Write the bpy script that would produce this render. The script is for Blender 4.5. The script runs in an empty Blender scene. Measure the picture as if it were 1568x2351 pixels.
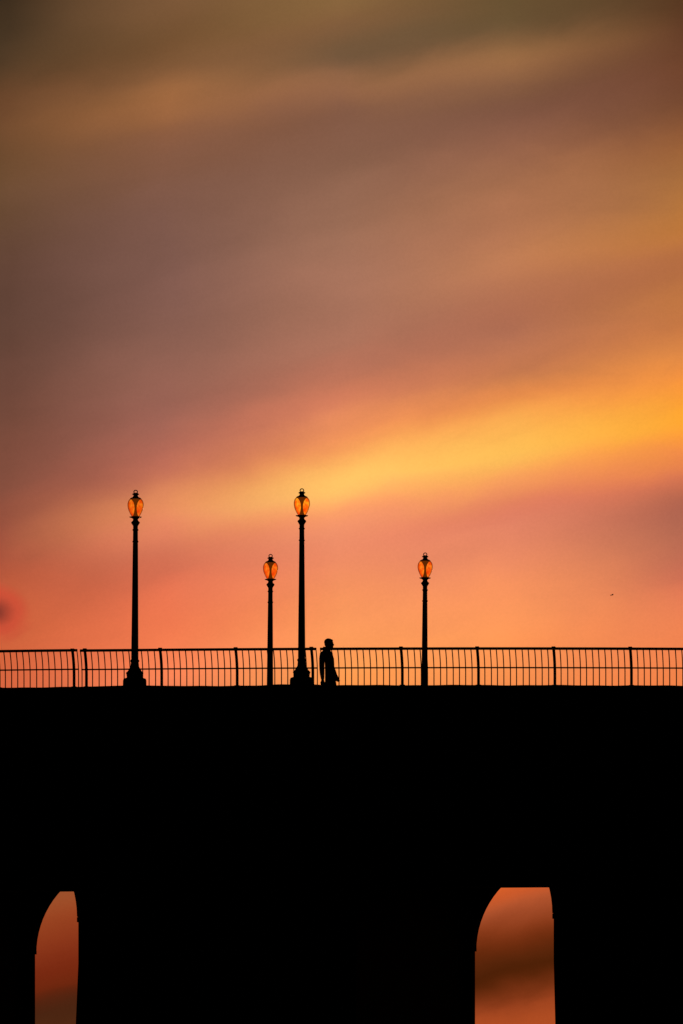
import bpy, bmesh, math, random
from mathutils import Vector, Matrix
random.seed(4)
scene = bpy.context.scene
scene.view_settings.view_transform = 'Standard'
scene.view_settings.look = 'None'
scene.view_settings.exposure = 0

# ------------------------------------------------------------------ helpers
def lin(c):
    c = c/255.0
    return c/12.92 if c <= 0.04045 else ((c+0.055)/1.055)**2.4
def srgb(r, g, b): return (lin(r), lin(g), lin(b), 1.0)

def principled(name, col, rough=0.7, metal=0.0, nscale=8.0, var=0.35, spec=0.3, bump=0.2):
    m = bpy.data.materials.new(name); m.use_nodes = True
    nt = m.node_tree; b = nt.nodes['Principled BSDF']
    tc = nt.nodes.new('ShaderNodeTexCoord')
    n = nt.nodes.new('ShaderNodeTexNoise'); n.inputs['Scale'].default_value = nscale; n.inputs['Detail'].default_value = 4
    nt.links.new(tc.outputs['Object'], n.inputs['Vector'])
    r = nt.nodes.new('ShaderNodeValToRGB')
    r.color_ramp.elements[0].position = 0.3; r.color_ramp.elements[1].position = 0.7
    r.color_ramp.elements[0].color = tuple(c*(1-var) for c in col)+(1,)
    r.color_ramp.elements[1].color = tuple(min(1, c*(1+var)) for c in col)+(1,)
    nt.links.new(n.outputs['Fac'], r.inputs['Fac']); nt.links.new(r.outputs['Color'], b.inputs['Base Color'])
    bp = nt.nodes.new('ShaderNodeBump'); bp.inputs['Strength'].default_value = bump; bp.inputs['Distance'].default_value = 0.01
    nt.links.new(n.outputs['Fac'], bp.inputs['Height']); nt.links.new(bp.outputs['Normal'], b.inputs['Normal'])
    b.inputs['Roughness'].default_value = rough; b.inputs['Metallic'].default_value = metal
    b.inputs['Specular IOR Level'].default_value = spec
    return m

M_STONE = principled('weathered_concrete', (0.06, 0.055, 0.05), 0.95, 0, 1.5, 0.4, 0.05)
M_METAL = principled('black_painted_iron', (0.02, 0.02, 0.022), 0.6, 0, 20, 0.3, 0.2)
M_ROAD = principled('asphalt', (0.05, 0.05, 0.05), 0.9, 0, 30, 0.3, 0.1)
M_PAINT = principled('road_paint', (0.7, 0.7, 0.66), 0.7, 0, 30, 0.1, 0.1)
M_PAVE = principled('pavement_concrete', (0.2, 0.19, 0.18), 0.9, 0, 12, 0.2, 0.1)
M_GRASS = principled('bank_grass', (0.05, 0.06, 0.025), 0.95, 0, 0.6, 0.5, 0.05)
M_FEATHER = principled('feathers', (0.03, 0.028, 0.026), 0.8, 0, 30, 0.3, 0.1)

def link(ob, parent=None):
    bpy.context.collection.objects.link(ob)
    if parent: ob.parent = parent
    return ob
def mesh_obj(name, bm, mat, parent=None, smooth=False):
    bmesh.ops.recalc_face_normals(bm, faces=bm.faces)
    me = bpy.data.meshes.new(name); bm.to_mesh(me); bm.free()
    for m in (mat if isinstance(mat, list) else [mat]): me.materials.append(m)
    if smooth:
        for p in me.polygons: p.use_smooth = True
    return link(bpy.data.objects.new(name, me), parent)
def empty(name, parent=None):
    e = bpy.data.objects.new(name, None); return link(e, parent)
def box(bm, x0, x1, y0, y1, z0, z1):
    v = [bm.verts.new(p) for p in [(x0,y0,z0),(x1,y0,z0),(x1,y1,z0),(x0,y1,z0),(x0,y0,z1),(x1,y0,z1),(x1,y1,z1),(x0,y1,z1)]]
    for f in [(0,1,2,3),(4,5,6,7),(0,1,5,4),(1,2,6,5),(2,3,7,6),(3,0,4,7)]: bm.faces.new([v[i] for i in f])
def sweep(bm, pts, rads, n=8, cap=True, ref=Vector((0,1,0))):
    """tube through pts with (rx,ry) radii"""
    pts = [Vector(p) for p in pts]; rings = []
    for i, p in enumerate(pts):
        t = (pts[min(i+1, len(pts)-1)] - pts[max(i-1, 0)]).normalized()
        a = ref.cross(t)
        if a.length < 1e-4: a = Vector((1,0,0)).cross(t)
        a.normalize(); b = t.cross(a).normalized()
        r = rads[i]; rx, ry = (r, r) if not isinstance(r, tuple) else r
        rings.append([bm.verts.new(p + a*rx*math.cos(2*math.pi*(k+.5)/n) + b*ry*math.sin(2*math.pi*(k+.5)/n)) for k in range(n)])
    for i in range(len(rings)-1):
        for k in range(n):
            bm.faces.new([rings[i][k], rings[i][(k+1)%n], rings[i+1][(k+1)%n], rings[i+1][k]])
    if cap: bm.faces.new(rings[0]); bm.faces.new(rings[-1])
def lathe(bm, prof, n=32, z0=0.0):
    rings = []
    for r, z in prof:
        rings.append([bm.verts.new((r*math.cos(2*math.pi*k/n), r*math.sin(2*math.pi*k/n), z+z0)) for k in range(n)])
    for i in range(len(rings)-1):
        for k in range(n):
            bm.faces.new([rings[i][k], rings[i][(k+1)%n], rings[i+1][(k+1)%n], rings[i+1][k]])
    bm.faces.new(rings[0]); bm.faces.new(rings[-1])
def ellipsoid(bm, c, r, rot=None, seg=20):
    res = bmesh.ops.create_uvsphere(bm, u_segments=seg, v_segments=seg//2+2, radius=1)
    M = Matrix.Translation(Vector(c)) @ (rot or Matrix.Identity(4)) @ Matrix.Diagonal((r[0], r[1], r[2], 1))
    bmesh.ops.transform(bm, matrix=M, verts=res['verts'])

# ------------------------------------------------------------------ site frame
# river level z=0; camera on the bank; bridge axis turned about 10 degrees from the camera's picture plane
TH = math.radians(10.1); C, S = math.cos(TH), math.sin(TH)
CAMZ = 3.2
site = Matrix.Translation((0, 200, CAMZ)) @ Matrix.Rotation(-TH, 4, 'Z')
# local frame: +X along the bridge, +Y across it (away from camera), z measured from eye level

def crown(u):     # cambered top of parapet
    uu = max(-70, min(70, u))
    return 13.068 - 0.0086*uu - 0.00058*uu*uu*(1.0 if abs(uu) < 15 else (15/abs(uu))**0.9)
W = 15.4
FAR_DROP = 0.19
U0, U1 = -73.0, 75.0

# ------------------------------------------------------------------ bridge
bridge = empty('bridge'); bridge.matrix_world = site
PITCH = 10.09; RP = 2.085; RA = 2.055
centers = [2.388 + PITCH*k for k in range(-7, 8)]
BASE = -CAMZ - 1.5
def wall(name, w0, w1, drop, batter):
    """spandrel wall pierced by round-headed openings; batter = slight widening of the openings to the foot"""
    bm = bmesh.new()
    def strip(pts_low):
        vs = []
        for u, z in pts_low:
            zt = crown(u) - drop - 0.02
            vs.append([bm.verts.new((u, w0, z)), bm.verts.new((u, w0, zt)), bm.verts.new((u, w1, zt)), bm.verts.new((u, w1, z))])
        for a, b in zip(vs[:-1], vs[1:]):
            for i in range(4):
                j = (i+1) % 4
                bm.faces.new([a[i], b[i], b[j], a[j]])
        bm.faces.new(vs[0]); bm.faces.new(vs[-1])
    def pier(ua, ub, zs, ba=0.0, bb=0.0):
        za = [BASE, 5.9, 7.3, zs]
        ring = []
        for z in za:
            k = max(0, (7.3-z)/1.4) if z > 5 else 1.0
            a_, b_ = ua+ba*k, ub+bb*k
            ring.append([bm.verts.new(p) for p in ((a_,w0,z),(b_,w0,z),(b_,w1,z),(a_,w1,z))])
        for r0, r1 in zip(ring[:-1], ring[1:]):
            for i in range(4): bm.faces.new([r0[i], r0[(i+1)%4], r1[(i+1)%4], r1[i]])
        bm.faces.new(ring[0]); bm.faces.new(ring[-1])
        strip([(ua+(ub-ua)*t/4, zs) for t in range(5)])
    prev = U0
    for c in centers:
        zs = 8.26 - drop
        if c-RP > prev: pier(prev, c-RP, zs, batter.get(round(prev, 1), 0.0), 0.0)
        pts = [(c-RP, zs)]
        for k in range(0, 41):
            a = math.pi - math.pi*k/40
            pts.append((c+RA*math.cos(a), zs+0.02+RA*math.sin(a)))
        pts.append((c+RP, zs))
        strip(pts)
        prev = c+RP
    if prev < U1: pier(prev, U1, 8.26-drop)
    return mesh_obj(name, bm, M_STONE, bridge)
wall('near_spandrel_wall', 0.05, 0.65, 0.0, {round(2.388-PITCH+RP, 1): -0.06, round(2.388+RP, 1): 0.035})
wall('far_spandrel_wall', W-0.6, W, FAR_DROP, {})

# piers between the two walls
bm = bmesh.new()
for k in range(len(centers)-1):
    a, b = centers[k]+RP+0.12, centers[k+1]-RP-0.12
    box(bm, a, b, 0.65, W-0.6, BASE, 12.1)
mesh_obj('piers', bm, M_STONE, bridge)
bm = bmesh.new()
for k in range(len(centers)-1):
    a, b = centers[k]+RP-0.15, centers[k+1]-RP+0.15
    box(bm, a, b, -0.25, W+0.3, BASE, 3.2)
mesh_obj('pier_plinths', bm, M_STONE, bridge)
# small weathered impost blocks at the springing lines
bm = bmesh.new()
for c in centers:
    for s_ in (-1, 1):
        uu = c+s_*(RP-0.0)
        box(bm, min(uu, uu-s_*0.025), max(uu, uu-s_*0.025), 0.02, 0.66, 8.16, 8.262)
        box(bm, min(uu, uu-s_*0.03), max(uu, uu-s_*0.03), W-0.61, W+0.03, 8.262-FAR_DROP-0.0, 8.34-FAR_DROP)
mesh_obj('imposts', bm, M_STONE, bridge)
# longitudinal girder carrying the deck at mid width
def ribbon(bm, us, w0, w1, zlo, zhi):
    vs = []
    for u in us:
        vs.append([bm.verts.new((u, w0, zlo(u))), bm.verts.new((u, w1, zlo(u))), bm.verts.new((u, w1, zhi(u))), bm.verts.new((u, w0, zhi(u)))])
    for a, b in zip(vs[:-1], vs[1:]):
        for i in range(4):
            j = (i+1) % 4
            bm.faces.new([a[i], b[i], b[j], a[j]])
    bm.faces.new(vs[0]); bm.faces.new(vs[-1])
us = [U0 + (U1-U0)*i/150 for i in range(151)]
bm = bmesh.new()
ribbon(bm, us, 7.3, 8.1, lambda u: 9.17 - (13.068-crown(u)-0.0086*u)*0.3, lambda u: crown(u)-1.2)
mesh_obj('deck_girder', bm, M_STONE, bridge)
bm = bmesh.new()
ribbon(bm, us, 0.66, W-0.61, lambda u: crown(u)-1.5, lambda u: crown(u)-0.86)
mesh_obj('deck_slab', bm, M_STONE, bridge)
bm = bmesh.new()
ribbon(bm, us, 4.2, W-4.2, lambda u: crown(u)-0.862, lambda u: crown(u)-0.82)
mesh_obj('roadway', bm, M_ROAD, bridge)
bm = bmesh.new()
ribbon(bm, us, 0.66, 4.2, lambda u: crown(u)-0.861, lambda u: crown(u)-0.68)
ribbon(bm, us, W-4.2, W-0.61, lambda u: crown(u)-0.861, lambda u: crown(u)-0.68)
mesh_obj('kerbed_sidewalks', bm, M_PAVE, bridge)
bm = bmesh.new()
u = U0+1
while u < U1-3:
    box(bm, u, u+2, W/2-0.06, W/2+0.06, crown(u+1)-0.82, crown(u+1)-0.80); u += 6
mesh_obj('lane_markings', bm, M_PAINT, bridge)
def hump(u):
    h = 0
    for c0 in (-4.49, -0.92):
        d = abs(u-c0)
        h += 0.022*max(0, min(1, (0.75-d)/0.4))
    return h
usf = [-12+24*i/240 for i in range(241)]
uall = [U0+(U1-U0)*i/150 for i in range(151) if abs(U0+(U1-U0)*i/150) > 12.2]
uall = sorted(uall+usf)
bm = bmesh.new()
ribbon(bm, uall, -0.02, 0.85, lambda u: crown(u)-0.16, lambda u: crown(u)+hump(u)-0.006+0.004*math.sin(u*3.1)+0.003*math.sin(u*8.3+1))
ribbon(bm, uall, 0.0, 0.049, lambda u: crown(u)-1.55, lambda u: crown(u)-1.25)
mesh_obj('near_coping', bm, M_STONE, bridge)
bm = bmesh.new()
ribbon(bm, us, W-0.85, W+0.06, lambda u: crown(u)-FAR_DROP-0.16, lambda u: crown(u)-FAR_DROP)
mesh_obj('far_coping', bm, M_STONE, bridge)

# ------------------------------------------------------------------ railings
def railing(name, flip, woff, drop):
    bm = bmesh.new()
    H = 0.775
    def prof(t):   # outward lean of the bars at relative height t
        k = max(0, (t-0.35)/0.65)
        return -0.17*k**2.0
    def P(u, t, extra=0.0):
        w = 0.20 + prof(t)
        if flip: w = -w
        return Vector((u, woff+w, crown(u)-drop+t*H-0.02+extra))
    PANEL = 1.61; GAP = 0.265
    secs = [(-5.474, 3), (-0.3555, 5)]
    u = -0.3555+5*PANEL+GAP
    while u < U1-9: secs.append((u, 5)); u += 5*PANEL+GAP
    u = -5.474-GAP
    while u > U0+9: secs.append((u-5*PANEL, 5)); u -= 5*PANEL+GAP
    for i, (s, np_) in enumerate(sorted(secs)):
        e = s+np_*PANEL
        tilt = random.uniform(-0.006, 0.006)
        m = 0.105
        for t, hw, hh in ((1.0, 0.03, 0.021), (0.50, 0.02, 0.024)):
            q = []
            N = int(np_*PANEL/0.3)
            for k in range(N+1):
                uu = s-m+(e-s+2*m)*k/N
                q.append(P(uu, t, tilt*(uu-s)/(e-s)*2-0.0))
            sweep(bm, q, [(hw, hh)]*len(q), 4 if t < 1 else 8, True, Vector((0,1,0)))
        nb = np_*12
        for k in range(-0, nb+1):
            if k % 12 == 0: continue
            uu = s+PANEL*k/12+random.uniform(-0.004, 0.004)
            r = 0.0118
            sweep(bm, [P(uu, t/8) for t in range(0, 9)], [r]*9, 5, False, Vector((1,0,0)))
        for uu in (s-m+0.01, e+m-0.01):
            sweep(bm, [P(uu, t/8) for t in range(0, 9)], [0.011]*9, 5, False, Vector((1,0,0)))
        for k in range(np_+1):
            uu = s+PANEL*k
            sweep(bm, [P(uu, t/8) for t in range(0, 9)], [(0.031, 0.031)]*9, 8, True, Vector((1,0,0)))
            p = P(uu, 1.0)
            box(bm, uu-0.036, uu+0.036, p.y-0.04, p.y+0.04, p.z+0.0, p.z+0.045)
            q = P(uu, 0.0); box(bm, uu-0.05, uu+0.05, q.y-0.05, q.y+0.05, q.z-0.0, q.z+0.035)
    ob = mesh_obj(name, bm, M_METAL); ob.matrix_world = site
    return ob
railing('railing', False, 0.0, 0.0)
railing('railing', True, W, FAR_DROP)

# ------------------------------------------------------------------ lamp glass
def glass_mat():
    m = bpy.data.materials.new('lamp_glass_painted_glow'); m.use_nodes = True
    nt = m.node_tree; nt.nodes.clear(); N = nt.nodes.new; L = nt.links.new
    out = N('ShaderNodeOutputMaterial')
    tc = N('ShaderNodeTexCoord')
    no = N('ShaderNodeTexNoise'); no.inputs['Scale'].default_value = 9; no.inputs['Detail'].default_value = 3
    L(tc.outputs['Object'], no.inputs['Vector'])
    cr = N('ShaderNodeValToRGB'); e = cr.color_ramp.elements
    e[0].position = 0.42; e[0].color = (0.88, 0.33, 0.10, 1); e[1].position = 0.58; e[1].color = (1.0, 0.88, 0.30, 1)  # blotchy amber tint paints in sunset light refracted by the globe
    L(no.outputs['Fac'], cr.inputs['Fac'])
    tr = N('ShaderNodeBsdfTransparent'); L(cr.outputs['Color'], tr.inputs['Color'])
    em = N('ShaderNodeEmission'); em.inputs['Color'].default_value = (1.0, 0.18, 0.006, 1); em.inputs['Strength'].default_value = 0.11  # faint orange glow added to brighten the globe; the lamp is unlit
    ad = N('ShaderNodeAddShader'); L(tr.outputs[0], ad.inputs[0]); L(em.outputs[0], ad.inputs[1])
    gl = N('ShaderNodeBsdfGlossy'); gl.inputs['Color'].default_value = (0.26, 0.16, 0.16, 1); gl.inputs['Roughness'].default_value = 0.3
    lw = N('ShaderNodeLayerWeight'); lw.inputs['Blend'].default_value = 0.5
    mr = N('ShaderNodeMapRange'); mr.inputs['From Min'].default_value = 0.42; mr.inputs['From Max'].default_value = 0.88  # dark rim of the globe put into the material by facing angle
    mr.inputs['To Max'].default_value = 0.85
    L(lw.outputs['Facing'], mr.inputs['Value'])
    mx = N('ShaderNodeMixShader'); L(mr.outputs[0], mx.inputs[0]); L(ad.outputs[0], mx.inputs[1]); L(gl.outputs[0], mx.inputs[2])
    L(mx.outputs[0], out.inputs['Surface'])
    return m
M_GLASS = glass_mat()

q = 1/109.3   # measuring unit used for the lamp profile drawing
def lamp(u, w, zbase, lean):
    e = empty('street_lamp')
    H = 1575
    def Z(y): return (H-y)*q
    prof = [(27,1577),(27,1561),(25.5,1556.5),(18.5,1554),(17,1548),(20,1545),(20,1542.5),(16,1539),(13,1534),(10,1529),(9,1519),(10.3,1517),(10.3,1514),(8.3,1512),
            (7.8,1495),(7.2,1400),(6.3,1300),(5.8,1244),(7,1243),(7,1240.5),(5.8,1239.5),(5.6,1217),(7,1216),(7,1214),(5.5,1212.5),(5.6,1206),(8,1202),(10,1199),(9.6,1196.5),(6.5,1194),(5.5,1190.5),(8,1188),(13.5,1186.3),(14.5,1184.8),(9,1183.6)]
    bm = bmesh.new(); lathe(bm, [(r*q, Z(y)) for r, y in prof], 32)
    for k in range(8):
        a = math.pi/4*k
        sweep(bm, [(23*q*math.cos(a), 23*q*math.sin(a), Z(1577)), (23*q*math.cos(a), 23*q*math.sin(a), Z(1561)), (21*q*math.cos(a), 21*q*math.sin(a), Z(1557))], [0.045, 0.04, 0.02], 8)
        sweep(bm, [(16*q*math.cos(a), 16*q*math.sin(a), Z(1555)), (17.5*q*math.cos(a), 17.5*q*math.sin(a), Z(1546))], [0.02, 0.02], 6)
    for k in range(12):
        a = math.pi/6*k
        sweep(bm, [(7.8*q*math.cos(a), 7.8*q*math.sin(a), Z(1508)), (5.6*q*math.cos(a), 5.6*q*math.sin(a), Z(1247))], [0.007, 0.005], 5)
    mesh_obj('post', bm, M_METAL, e, True)
    gp = [(8.5,1184),(11.5,1180),(15,1173),(17.6,1166),(18.7,1159),(18.4,1153),(16.8,1148),(14.5,1145),(12.5,1143.5)]
    bm = bmesh.new()
    pts = [Vector((r*q, Z(y), 0)) for r, y in gp]
    lathe(bm, [(p.x, p.y) for p in pts], 40)
    bmesh.ops.delete(bm, geom=[f for f in bm.faces if len(f.verts) > 4], context='FACES')
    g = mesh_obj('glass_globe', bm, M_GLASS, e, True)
    sb = g.modifiers.new('s', 'SUBSURF'); sb.levels = 2; sb.render_levels = 2
    # dark burner / chimney inside
    bm = bmesh.new()
    lathe(bm, [(7*q, Z(1184)), (4.5*q, Z(1179)), (3.0*q, Z(1172)), (2.4*q, Z(1165)), (3.0*q, Z(1158)), (4.8*q, Z(1152)), (8*q, Z(1147)), (11*q, Z(1144))], 24)
    mesh_obj('burner', bm, M_METAL, e, True)
    bm = bmesh.new()
    lathe(bm, [(13*q, Z(1144.3)), (13.2*q, Z(1142.8)), (10.5*q, Z(1141)), (7*q, Z(1139.5)), (5.2*q, Z(1137)), (5.2*q, Z(1135)), (7.8*q, Z(1133.8)), (7.8*q, Z(1132.2)), (5*q, Z(1130.5)), (2*q, Z(1129.5))], 28)
    R, r0 = 4.2*q, 0.011
    ring = [(R*math.cos(2*math.pi*k/20), 0, Z(1127.5)+R*0.9*math.sin(2*math.pi*k/20)) for k in range(21)]
    sweep(bm, ring, [r0]*21, 6, False, Vector((0, 1, 0)))
    mesh_obj('cap', bm, M_METAL, e, True)
    e.matrix_world = site @ Matrix.Translation((u, w, zbase)) @ Matrix.Rotation(lean, 4, 'Y')
    return e
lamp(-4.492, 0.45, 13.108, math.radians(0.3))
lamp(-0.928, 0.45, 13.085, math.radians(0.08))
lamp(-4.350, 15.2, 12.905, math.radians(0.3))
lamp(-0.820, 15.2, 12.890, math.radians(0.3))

# ------------------------------------------------------------------ pedestrian
def man_mat():
    m = bpy.data.materials.new('clothes_and_skin'); m.use_nodes = True
    nt = m.node_tree; b = nt.nodes['Principled BSDF']; N = nt.nodes.new; L = nt.links.new
    tc = N('ShaderNodeTexCoord'); sx = N('ShaderNodeSeparateXYZ'); L(tc.outputs['Object'], sx.inputs[0])
    mr = N('ShaderNodeMath'); mr.operation = 'DIVIDE'; mr.inputs[1].default_value = 1.8; L(sx.outputs['Z'], mr.inputs[0])
    cr = N('ShaderNodeValToRGB'); cr.color_ramp.interpolation = 'CONSTANT'; e = cr.color_ramp.elements
    e[0].position = 0; e[0].color = (0.02, 0.015, 0.01, 1)
    e[1].position = 0.045; e[1].color = (0.02, 0.022, 0.035, 1)
    for p, c in ((0.53, (0.06, 0.06, 0.07, 1)), (0.825, (0.14, 0.08, 0.06, 1)), (0.935, (0.015, 0.012, 0.01, 1))):
        x = e.new(p); x.color = c
    L(mr.outputs[0], cr.inputs[0]); L(cr.outputs[0], b.inputs['Base Color'])
    b.inputs['Roughness'].default_value = 0.9; b.inputs['Specular IOR Level'].default_value = 0.1
    return m
M_SKIN = principled('skin', (0.14, 0.08, 0.06), 0.6, 0, 40, 0.15, 0.2)
def build_man():
    man = empty('pedestrian')
    bm = bmesh.new(); Y = Vector((0, 1, 0))
    T = [(0.035,0.080,0.15,0.84),(0.034,0.086,0.165,0.93),(0.035,0.082,0.155,1.02),(0.033,0.074,0.145,1.12),(0.032,0.077,0.155,1.22),(0.020,0.086,0.17,1.30),(-0.02,0.108,0.185,1.37),(-0.045,0.125,0.185,1.42),(-0.05,0.11,0.155,1.465),(-0.04,0.075,0.095,1.505)]
    sweep(bm, [(x, 0, z) for x, d, h, z in T], [(d, h) for x, d, h, z in T], 24)
    sweep(bm, [(-0.045,0,1.45),(-0.028,0,1.51),(-0.005,0,1.57),(0.0,0,1.62)], [0.08,0.064,0.058,0.056], 16)
    ellipsoid(bm, (-0.005,0,1.658), (0.092,0.074,0.09))
    ellipsoid(bm, (0.03,0,1.60), (0.058,0.058,0.072))
    ellipsoid(bm, (0.06,0,1.552), (0.03,0.032,0.025))       # chin
    ellipsoid(bm, (0.078,0,1.658), (0.014,0.045,0.012))     # brow
    sweep(bm, [(0.08,0,1.652),(0.097,0,1.625),(0.103,0,1.614),(0.08,0,1.604)], [0.008,0.012,0.014,0.010], 8)  # nose
    ellipsoid(bm, (0.083,0,1.588), (0.011,0.022,0.006)); ellipsoid(bm, (0.081,0,1.575), (0.011,0.02,0.007))
    for s in (-1, 1):
        ellipsoid(bm, (-0.005, s*0.076, 1.63), (0.018,0.009,0.03))
    ellipsoid(bm, (-0.013,0,1.675), (0.094,0.079,0.082)); ellipsoid(bm, (-0.05,0,1.63), (0.048,0.066,0.055))
    ellipsoid(bm, (0.05,0,1.712), (0.035,0.05,0.025))
    # legs, mid stride
    sweep(bm, [(0.04,0.09,0.90),(0.075,0.09,0.72),(0.13,0.085,0.48),(0.15,0.085,0.40),(0.18,0.085,0.26),(0.21,0.085,0.09)], [(0.082,0.085),(0.078,0.08),(0.058,0.06),(0.055,0.055),(0.054,0.054),(0.038,0.04)], 16)
    sweep(bm, [(0.03,-0.09,0.90),(-0.03,-0.09,0.72),(-0.11,-0.085,0.49),(-0.15,-0.085,0.40),(-0.22,-0.085,0.28),(-0.31,-0.085,0.13)], [(0.08,0.085),(0.075,0.08),(0.058,0.06),(0.055,0.055),(0.054,0.054),(0.038,0.04)], 16)
    sweep(bm, [(0.16,0.085,0.06),(0.22,0.088,0.055),(0.30,0.09,0.06),(0.37,0.092,0.07),(0.40,0.092,0.075)], [(0.04,0.036),(0.05,0.042),(0.042,0.045),(0.03,0.042),(0.015,0.025)], 12, True, Y)
    sweep(bm, [(-0.35,-0.085,0.14),(-0.30,-0.087,0.10),(-0.24,-0.09,0.055),(-0.19,-0.09,0.035),(-0.16,-0.09,0.03)], [(0.035,0.036),(0.045,0.042),(0.038,0.045),(0.03,0.042),(0.018,0.028)], 12, True, Y)
    # near arm (camera side) hanging slightly back
    sweep(bm, [(-0.06,-0.13,1.43),(-0.10,-0.185,1.40),(-0.113,-0.215,1.32),(-0.113,-0.23,1.16),(-0.110,-0.235,1.10),(-0.105,-0.235,1.0),(-0.095,-0.235,0.88)], [0.075,0.072,0.06,0.056,0.055,0.05,0.036], 14)
    # far arm, forearm carried forward
    sweep(bm, [(-0.02,0.13,1.43),(-0.01,0.185,1.39),(0.0,0.215,1.30),(0.02,0.235,1.18),(0.035,0.24,1.13),(0.07,0.24,1.06),(0.105,0.235,0.99)], [0.07,0.062,0.054,0.05,0.05,0.042,0.03], 14)
    body = mesh_obj('body', bm, man_mat(), man, True)
    r = body.modifiers.new('r', 'REMESH'); r.mode = 'VOXEL'; r.voxel_size = 0.007; r.use_smooth_shade = True
    sm = body.modifiers.new('sm', 'SMOOTH'); sm.factor = 0.5; sm.iterations = 3
    def hand(wr, d, side, name):
        d = Vector(d).normalized(); wr = Vector(wr)
        bm = bmesh.new()
        lat = Vector((0,1,0)).cross(d).normalized()
        nrm = d.cross(lat).normalized()*side
        sweep(bm, [wr-d*0.03, wr+d*0.015, wr+d*0.05, wr+d*0.085], [(0.028,0.022),(0.034,0.019),(0.041,0.016),(0.038,0.013)], 12, True, Vector((0,1,0)))
        for i, (o, Lf) in enumerate(((-0.029,0.060),(-0.010,0.070),(0.009,0.066),(0.027,0.050))):
            b0 = wr+d*0.075+lat*o
            sweep(bm, [b0, b0+d*0.03, b0+d*Lf*0.6+nrm*0.008-lat*0.004, b0+d*Lf*0.85+nrm*0.022-lat*0.010, b0+d*Lf*0.95+nrm*0.034-lat*0.014], [0.0095,0.0095,0.009,0.0082,0.0065], 8)
        b0 = wr+d*0.025+lat*0.026
        sweep(bm, [b0, b0+d*0.025+lat*0.016, b0+d*0.055+lat*0.018+nrm*0.008, b0+d*0.075+lat*0.012+nrm*0.014], [0.014,0.012,0.010,0.008], 8)
        h = mesh_obj(name, bm, M_SKIN, man, True)
        r = h.modifiers.new('r', 'REMESH'); r.mode = 'VOXEL'; r.voxel_size = 0.0035; r.use_smooth_shade = True
    hand((-0.095,-0.235,0.865), (0.08,0,-1), 1, 'right_hand')
    hand((0.109,0.235,0.98), (0.36,0,-1), -1, 'left_hand')
    for s in (-1, 1):
        bm = bmesh.new(); ellipsoid(bm, (0.073, s*0.03, 1.642), (0.010,0.013,0.008), seg=12)
        mesh_obj('eye', bm, M_PAINT, man, True)
    return man
man = build_man()
man.matrix_world = site @ Matrix.Translation((-0.533, 1.5, 12.395))

# ------------------------------------------------------------------ bird
bm = bmesh.new()
sweep(bm, [(-0.20,0,0.0),(-0.13,0,0.0),(-0.04,0,-0.005),(0.05,0,0.0),(0.11,0,0.015),(0.145,0,0.02),(0.18,0,0.012)], [(0.008,0.05),(0.018,0.025),(0.036,0.04),(0.04,0.045),(0.025,0.026),(0.022,0.022),(0.004,0.004)], 10)
for s in (-1, 1):
    a = [(0.07,s*0.03,0.02),(0.09,s*0.16,0.06),(0.03,s*0.36,0.03)]
    b = [(-0.05,s*0.03,0.015),(-0.05,s*0.16,0.05),(0.0,s*0.34,0.025)]
    va = [bm.verts.new(p) for p in a]; vb = [bm.verts.new(p) for p in b]
    vc = [bm.verts.new((p[0], p[1], p[2]-0.012)) for p in a]; vd = [bm.verts.new((p[0], p[1], p[2]-0.012)) for p in b]
    for i in range(2):
        bm.faces.new([va[i], va[i+1], vb[i+1], vb[i]]); bm.faces.new([vc[i], vc[i+1], vd[i+1], vd[i]])
        bm.faces.new([va[i], va[i+1], vc[i+1], vc[i]]); bm.faces.new([vb[i], vb[i+1], vd[i+1], vd[i]])
    bm.faces.new([va[2], vb[2], vd[2], vc[2]])
bird = mesh_obj('bird', bm, M_FEATHER)
bird.matrix_world = Matrix.Translation((25.4, 900, 67.25+CAMZ)) @ Matrix.Rotation(math.radians(-25), 4, 'Z') @ Matrix.Rotation(math.radians(18), 4, 'X')

# ------------------------------------------------------------------ ground and river
bm = bmesh.new()
N = 40
g = [[bm.verts.new((-9000+18000*i/N, 60+12000*j/N, 0)) for j in range(N+1)] for i in range(N+1)]
for i in range(N):
    for j in range(N): bm.faces.new([g[i][j], g[i+1][j], g[i+1][j+1], g[i][j+1]])
M_WATER = principled('river_water', (0.01, 0.012, 0.014), 0.12, 0, 0.35, 0.2, 0.4, 0.4)
mesh_obj('river', bm, M_WATER)
bm = bmesh.new()
xs = [-9000,-3000,-800]+[-300+10*i for i in range(61)]+[800,3000,9000]; ys = [-9000,-2000,-300,-60]+[-20+5*j for j in range(18)]
def gz(x, y):
    if y > 60: return -0.6
    return 1.6 + 0.12*math.sin(x*0.11+y*0.2)+0.08*math.sin(x*0.31) - 2.0*max(0, (y-30)/32)**1.5
g = [[bm.verts.new((x, y, gz(x, y))) for y in ys] for x in xs]
for i in range(len(xs)-1):
    for j in range(len(ys)-1): bm.faces.new([g[i][j], g[i+1][j], g[i+1][j+1], g[i][j+1]])
mesh_obj('ground', bm, M_GRASS, None, True)

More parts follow.
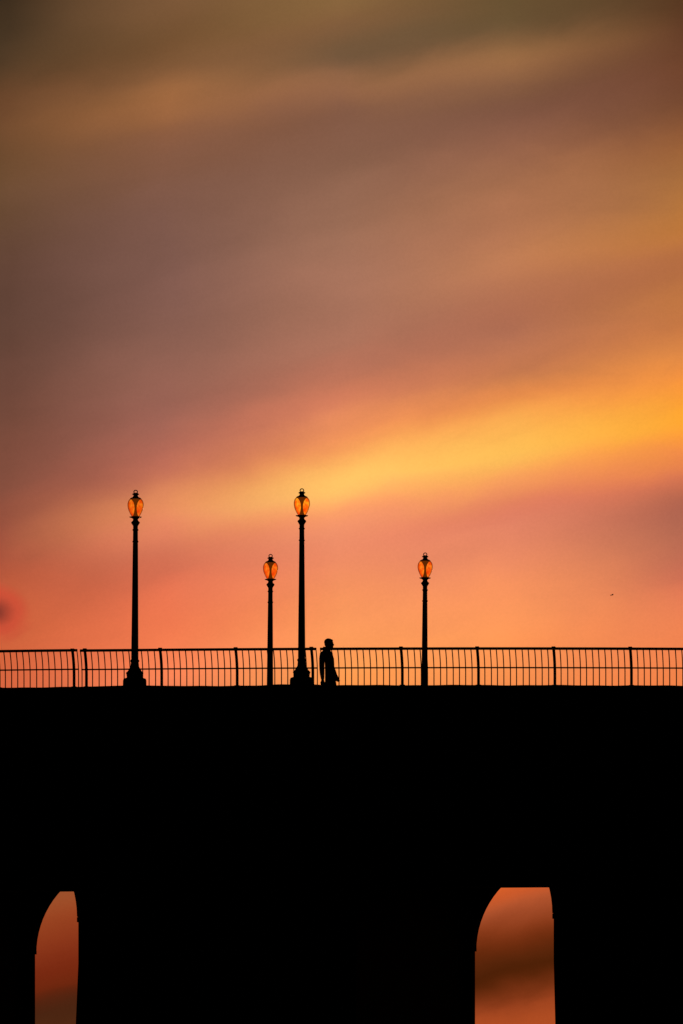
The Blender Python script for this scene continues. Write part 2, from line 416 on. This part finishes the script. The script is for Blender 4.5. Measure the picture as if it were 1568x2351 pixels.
# ------------------------------------------------------------------ sky
SUN_AZ, SUN_EL = math.radians(6), math.radians(3)
world = bpy.data.worlds.new('World'); scene.world = world; world.use_nodes = True
world.cycles.sampling_method = 'MANUAL'; world.cycles.sample_map_resolution = 512
nt = world.node_tree; nt.nodes.clear(); NN = nt.nodes.new; LL = nt.links.new
def val(x, sock):
    if isinstance(x, (int, float)): sock.default_value = x
    else: LL(x, sock)
def M(op, a, b=0.0, c=None, clamp=False):
    n = NN('ShaderNodeMath'); n.operation = op; n.use_clamp = clamp
    val(a, n.inputs[0]); val(b, n.inputs[1])
    if c is not None: val(c, n.inputs[2])
    return n.outputs[0]
def MR(v, a, b, c=0.0, d=1.0, kind='SMOOTHSTEP'):
    n = NN('ShaderNodeMapRange'); n.interpolation_type = kind
    val(v, n.inputs['Value'])
    n.inputs['From Min'].default_value = a; n.inputs['From Max'].default_value = b
    n.inputs['To Min'].default_value = c; n.inputs['To Max'].default_value = d
    return n.outputs[0]
def MIX(f, a, b, mode='MIX'):
    n = NN('ShaderNodeMix'); n.data_type = 'RGBA'; n.blend_type = mode
    val(f, n.inputs['Factor'])
    for x, s in ((a, n.inputs['A']), (b, n.inputs['B'])):
        if isinstance(x, tuple): s.default_value = x
        else: LL(x, s)
    return n.outputs['Result']
tc = NN('ShaderNodeTexCoord'); sp = NN('ShaderNodeSeparateXYZ'); LL(tc.outputs['Generated'], sp.inputs[0])
dx, dy, dz = sp.outputs
az = M('ARCTAN2', dx, dy)
hor = M('SQRT', M('ADD', M('MULTIPLY', dx, dx), M('MULTIPLY', dy, dy)))
el = M('DIVIDE', dz, M('MAXIMUM', hor, 0.001))
X = M('MULTIPLY_ADD', az, 22000.0, 784.0)      # azimuth in cloud-chart units
Yc = M('MULTIPLY_ADD', el, -22000.0, 3010.0)   # elevation in cloud-chart units (3010 = horizon)
s = M('ADD', Yc, M('MULTIPLY', M('SUBTRACT', X, 784.0), 0.2))   # cloud streaks climb to the right
def vec(a, b, c=0.0):
    n = NN('ShaderNodeCombineXYZ'); val(a, n.inputs[0]); val(b, n.inputs[1]); val(c, n.inputs[2]); return n.outputs[0]
def noise(v, scale=1.0, detail=4, rough=0.5, dist=0.0):
    n = NN('ShaderNodeTexNoise'); LL(v, n.inputs['Vector']); n.inputs['Scale'].default_value = scale
    n.inputs['Detail'].default_value = detail; n.inputs['Roughness'].default_value = rough; n.inputs['Distortion'].default_value = dist
    return M('SUBTRACT', n.outputs['Fac'], 0.5)
n1 = noise(vec(M('DIVIDE', X, 600.0), M('DIVIDE', s, 260.0)), 1.0, 2, 0.5, 0.2)
n2 = noise(vec(M('DIVIDE', X, 200.0), M('DIVIDE', s, 95.0), 3.3), 1.0, 3, 0.5, 0.5)
n3 = noise(vec(M('DIVIDE', X, 420.0), M('DIVIDE', Yc, 330.0), 7.7), 1.0, 2, 0.5)
n4 = noise(vec(M('DIVIDE', X, 560.0), M('DIVIDE', M('ADD', s, M('MULTIPLY', X, 0.03)), 110.0), 12.1), 1.0, 2, 0.45, 0.25)
s2 = M('ADD', s, M('ADD', M('MULTIPLY', n1, 45.0), M('MULTIPLY', n2, 50.0)))
X2 = M('ADD', X, M('MULTIPLY', n3, 180.0))
S0, S1 = -200.0, 2600.0
fac = M('DIVIDE', M('SUBTRACT', s2, S0), S1-S0, clamp=True)
lowL = [(1700,(150,74,44)),(1900,(155,80,45)),(1975,(150,66,34)),(2070,(126,43,21)),(2140,(104,33,14)),(2185,(70,30,16)),(2260,(76,36,18)),(2550,(50,24,14))]
lowR = [(1800,(235,120,60)),(2110,(212,93,42)),(2160,(175,80,44)),(2220,(126,50,22)),(2290,(78,28,8)),(2335,(94,35,12)),(2390,(150,62,29)),(2440,(172,74,34)),(2580,(120,50,26))]
cols = [
 (0, [(-157,(56,42,29)),(0,(75,54,36)),(80,(102,66,42)),(250,(104,72,48)),(450,(96,66,54)),(650,(99,66,56)),(850,(120,73,60)),(1000,(140,78,62)),(1150,(178,85,60)),(1330,(209,98,60)),(1450,(204,94,60))]+lowL),
 (400, [(-77,(122,86,56)),(0,(115,80,50)),(80,(130,88,56)),(150,(158,103,64)),(230,(139,91,64)),(350,(125,86,71)),(550,(126,88,78)),(750,(142,95,82)),(900,(161,98,84)),(1000,(195,112,88)),(1070,(225,137,92)),(1130,(228,132,95)),(1200,(210,112,84)),(1280,(228,114,80)),(1400,(243,124,80)),(1500,(246,130,85))]+lowL),
 (784, [(0,(132,98,60)),(60,(128,92,60)),(130,(112,84,60)),(195,(145,99,70)),(260,(129,88,69)),(400,(140,98,78)),(600,(162,112,90)),(800,(175,115,93)),(880,(190,115,89)),(950,(220,131,92)),(1030,(248,160,92)),(1110,(255,195,102)),(1170,(250,162,102)),(1220,(238,142,105)),(1350,(244,145,95)),(1480,(252,155,90)),(1560,(255,155,80))]+lowR),
 (1170, [(77,(100,78,49)),(150,(112,84,55)),(220,(152,105,68)),(300,(125,84,64)),(400,(140,92,71)),(500,(164,108,77)),(600,(178,116,83)),(680,(187,121,84)),(780,(177,110,82)),(860,(181,112,83)),(940,(204,125,78)),(1000,(242,152,78)),(1110,(255,190,86)),(1170,(248,164,90)),(1230,(226,130,93)),(1300,(225,130,100)),(1420,(245,145,95)),(1560,(252,150,85))]+lowR),
 (1568, [(157,(82,52,32)),(300,(105,62,42)),(400,(115,70,47)),(480,(149,92,54)),(580,(167,108,60)),(680,(190,119,60)),(760,(175,105,64)),(830,(189,115,66)),(900,(200,120,68)),(970,(222,135,68)),(1030,(248,149,60)),(1110,(255,166,48)),(1170,(252,153,60)),(1240,(225,124,78)),(1300,(180,100,78)),(1400,(184,105,82)),(1500,(215,115,84)),(1640,(240,130,80))]+lowR),
]
outc = []
for x, st in cols:
    r = NN('ShaderNodeValToRGB'); cr = r.color_ramp; cr.interpolation = 'CARDINAL'
    st = sorted(st)
    while len(cr.elements) > 1: cr.elements.remove(cr.elements[-1])
    cr.elements[0].position = (st[0][0]-S0)/(S1-S0); cr.elements[0].color = srgb(*st[0][1])
    for p, c in st[1:]:
        e = cr.elements.new((p-S0)/(S1-S0)); e.color = srgb(*c)
    LL(fac, r.inputs[0]); outc.append((x, r.outputs[0]))
col = outc[0][1]
for (xa, _), (xb, cb) in zip(outc[:-1], outc[1:]):
    col = MIX(MR(X2, xa, xb, 0, 1, 'LINEAR'), col, cb)
# small dark red cloud low on the left
d = M('SQRT', M('ADD', M('POWER', M('DIVIDE', M('SUBTRACT', X, -8.0), 80.0), 2.0), M('POWER', M('DIVIDE', M('SUBTRACT', Yc, 1405.0), 66.0), 2.0)))
d = M('ADD', d, M('MULTIPLY', n2, 0.8))
col = MIX(MR(d, 0.7, 1.2, 0.85, 0.0), col, srgb(205, 76, 54))
col = MIX(MR(d, 0.0, 0.75, 0.8, 0.0), col, srgb(92, 40, 38))
# brightness mottling and thin high streaks
up = MR(Yc, 900, 1400, 1.0, 0.4)
br = M('ADD', 1.0, M('ADD', M('ADD', M('MULTIPLY', n2, 0.10), M('MULTIPLY', n3, 0.10)), M('MULTIPLY', M('MULTIPLY', n4, up), 0.2)))
# fine speckle imitating film grain, very faint
n5 = noise(vec(M('DIVIDE', X, 5.0), M('DIVIDE', Yc, 5.0), 4.4), 1.0, 1, 0.5)
br = M('ADD', br, M('MULTIPLY', n5, 0.09))
# glow fades away from the sunset and below the horizon
ax = M('ABSOLUTE', M('SUBTRACT', X, 784.0))
env = M('MULTIPLY', MR(ax, 1200, 12000, 1, 0.006), MR(Yc, -9000, -100, 0.01, 1))
env = M('MULTIPLY', env, MR(Yc, 2900, 3100, 1, 0.1))
bg = NN('ShaderNodeBackground'); LL(col, bg.inputs[0]); LL(M('MULTIPLY', env, br), bg.inputs[1])
sky = NN('ShaderNodeTexSky'); sky.sky_type = 'NISHITA'; sky.sun_disc = False
sky.sun_elevation = SUN_EL; sky.sun_rotation = SUN_AZ; sky.dust_density = 3
bg2 = NN('ShaderNodeBackground'); LL(sky.outputs[0], bg2.inputs[0]); bg2.inputs[1].default_value = 0.0004
ad = NN('ShaderNodeAddShader'); LL(bg.outputs[0], ad.inputs[0]); LL(bg2.outputs[0], ad.inputs[1])
wo = NN('ShaderNodeOutputWorld'); LL(ad.outputs[0], wo.inputs[0])

sun = bpy.data.lights.new('sun', 'SUN'); sun.energy = 0.3; sun.angle = math.radians(0.5); sun.color = (1, 0.55, 0.25)
so = link(bpy.data.objects.new('sun', sun))
dirv = Vector((math.sin(SUN_AZ)*math.cos(SUN_EL), math.cos(SUN_AZ)*math.cos(SUN_EL), math.sin(SUN_EL)))
so.rotation_euler = dirv.to_track_quat('Z', 'Y').to_euler()

# ------------------------------------------------------------------ camera (long lens with rise)
cam = bpy.data.cameras.new('camera'); co = link(bpy.data.objects.new('camera', cam))
cam.sensor_fit = 'VERTICAL'; cam.sensor_height = 36; cam.lens = 22000/2351*36
cam.shift_y = (3010-2351/2)/2351
cam.clip_start = 0.5; cam.clip_end = 40000
co.location = (0, 0, CAMZ); co.rotation_euler = (math.radians(90), 0, 0)
scene.camera = co
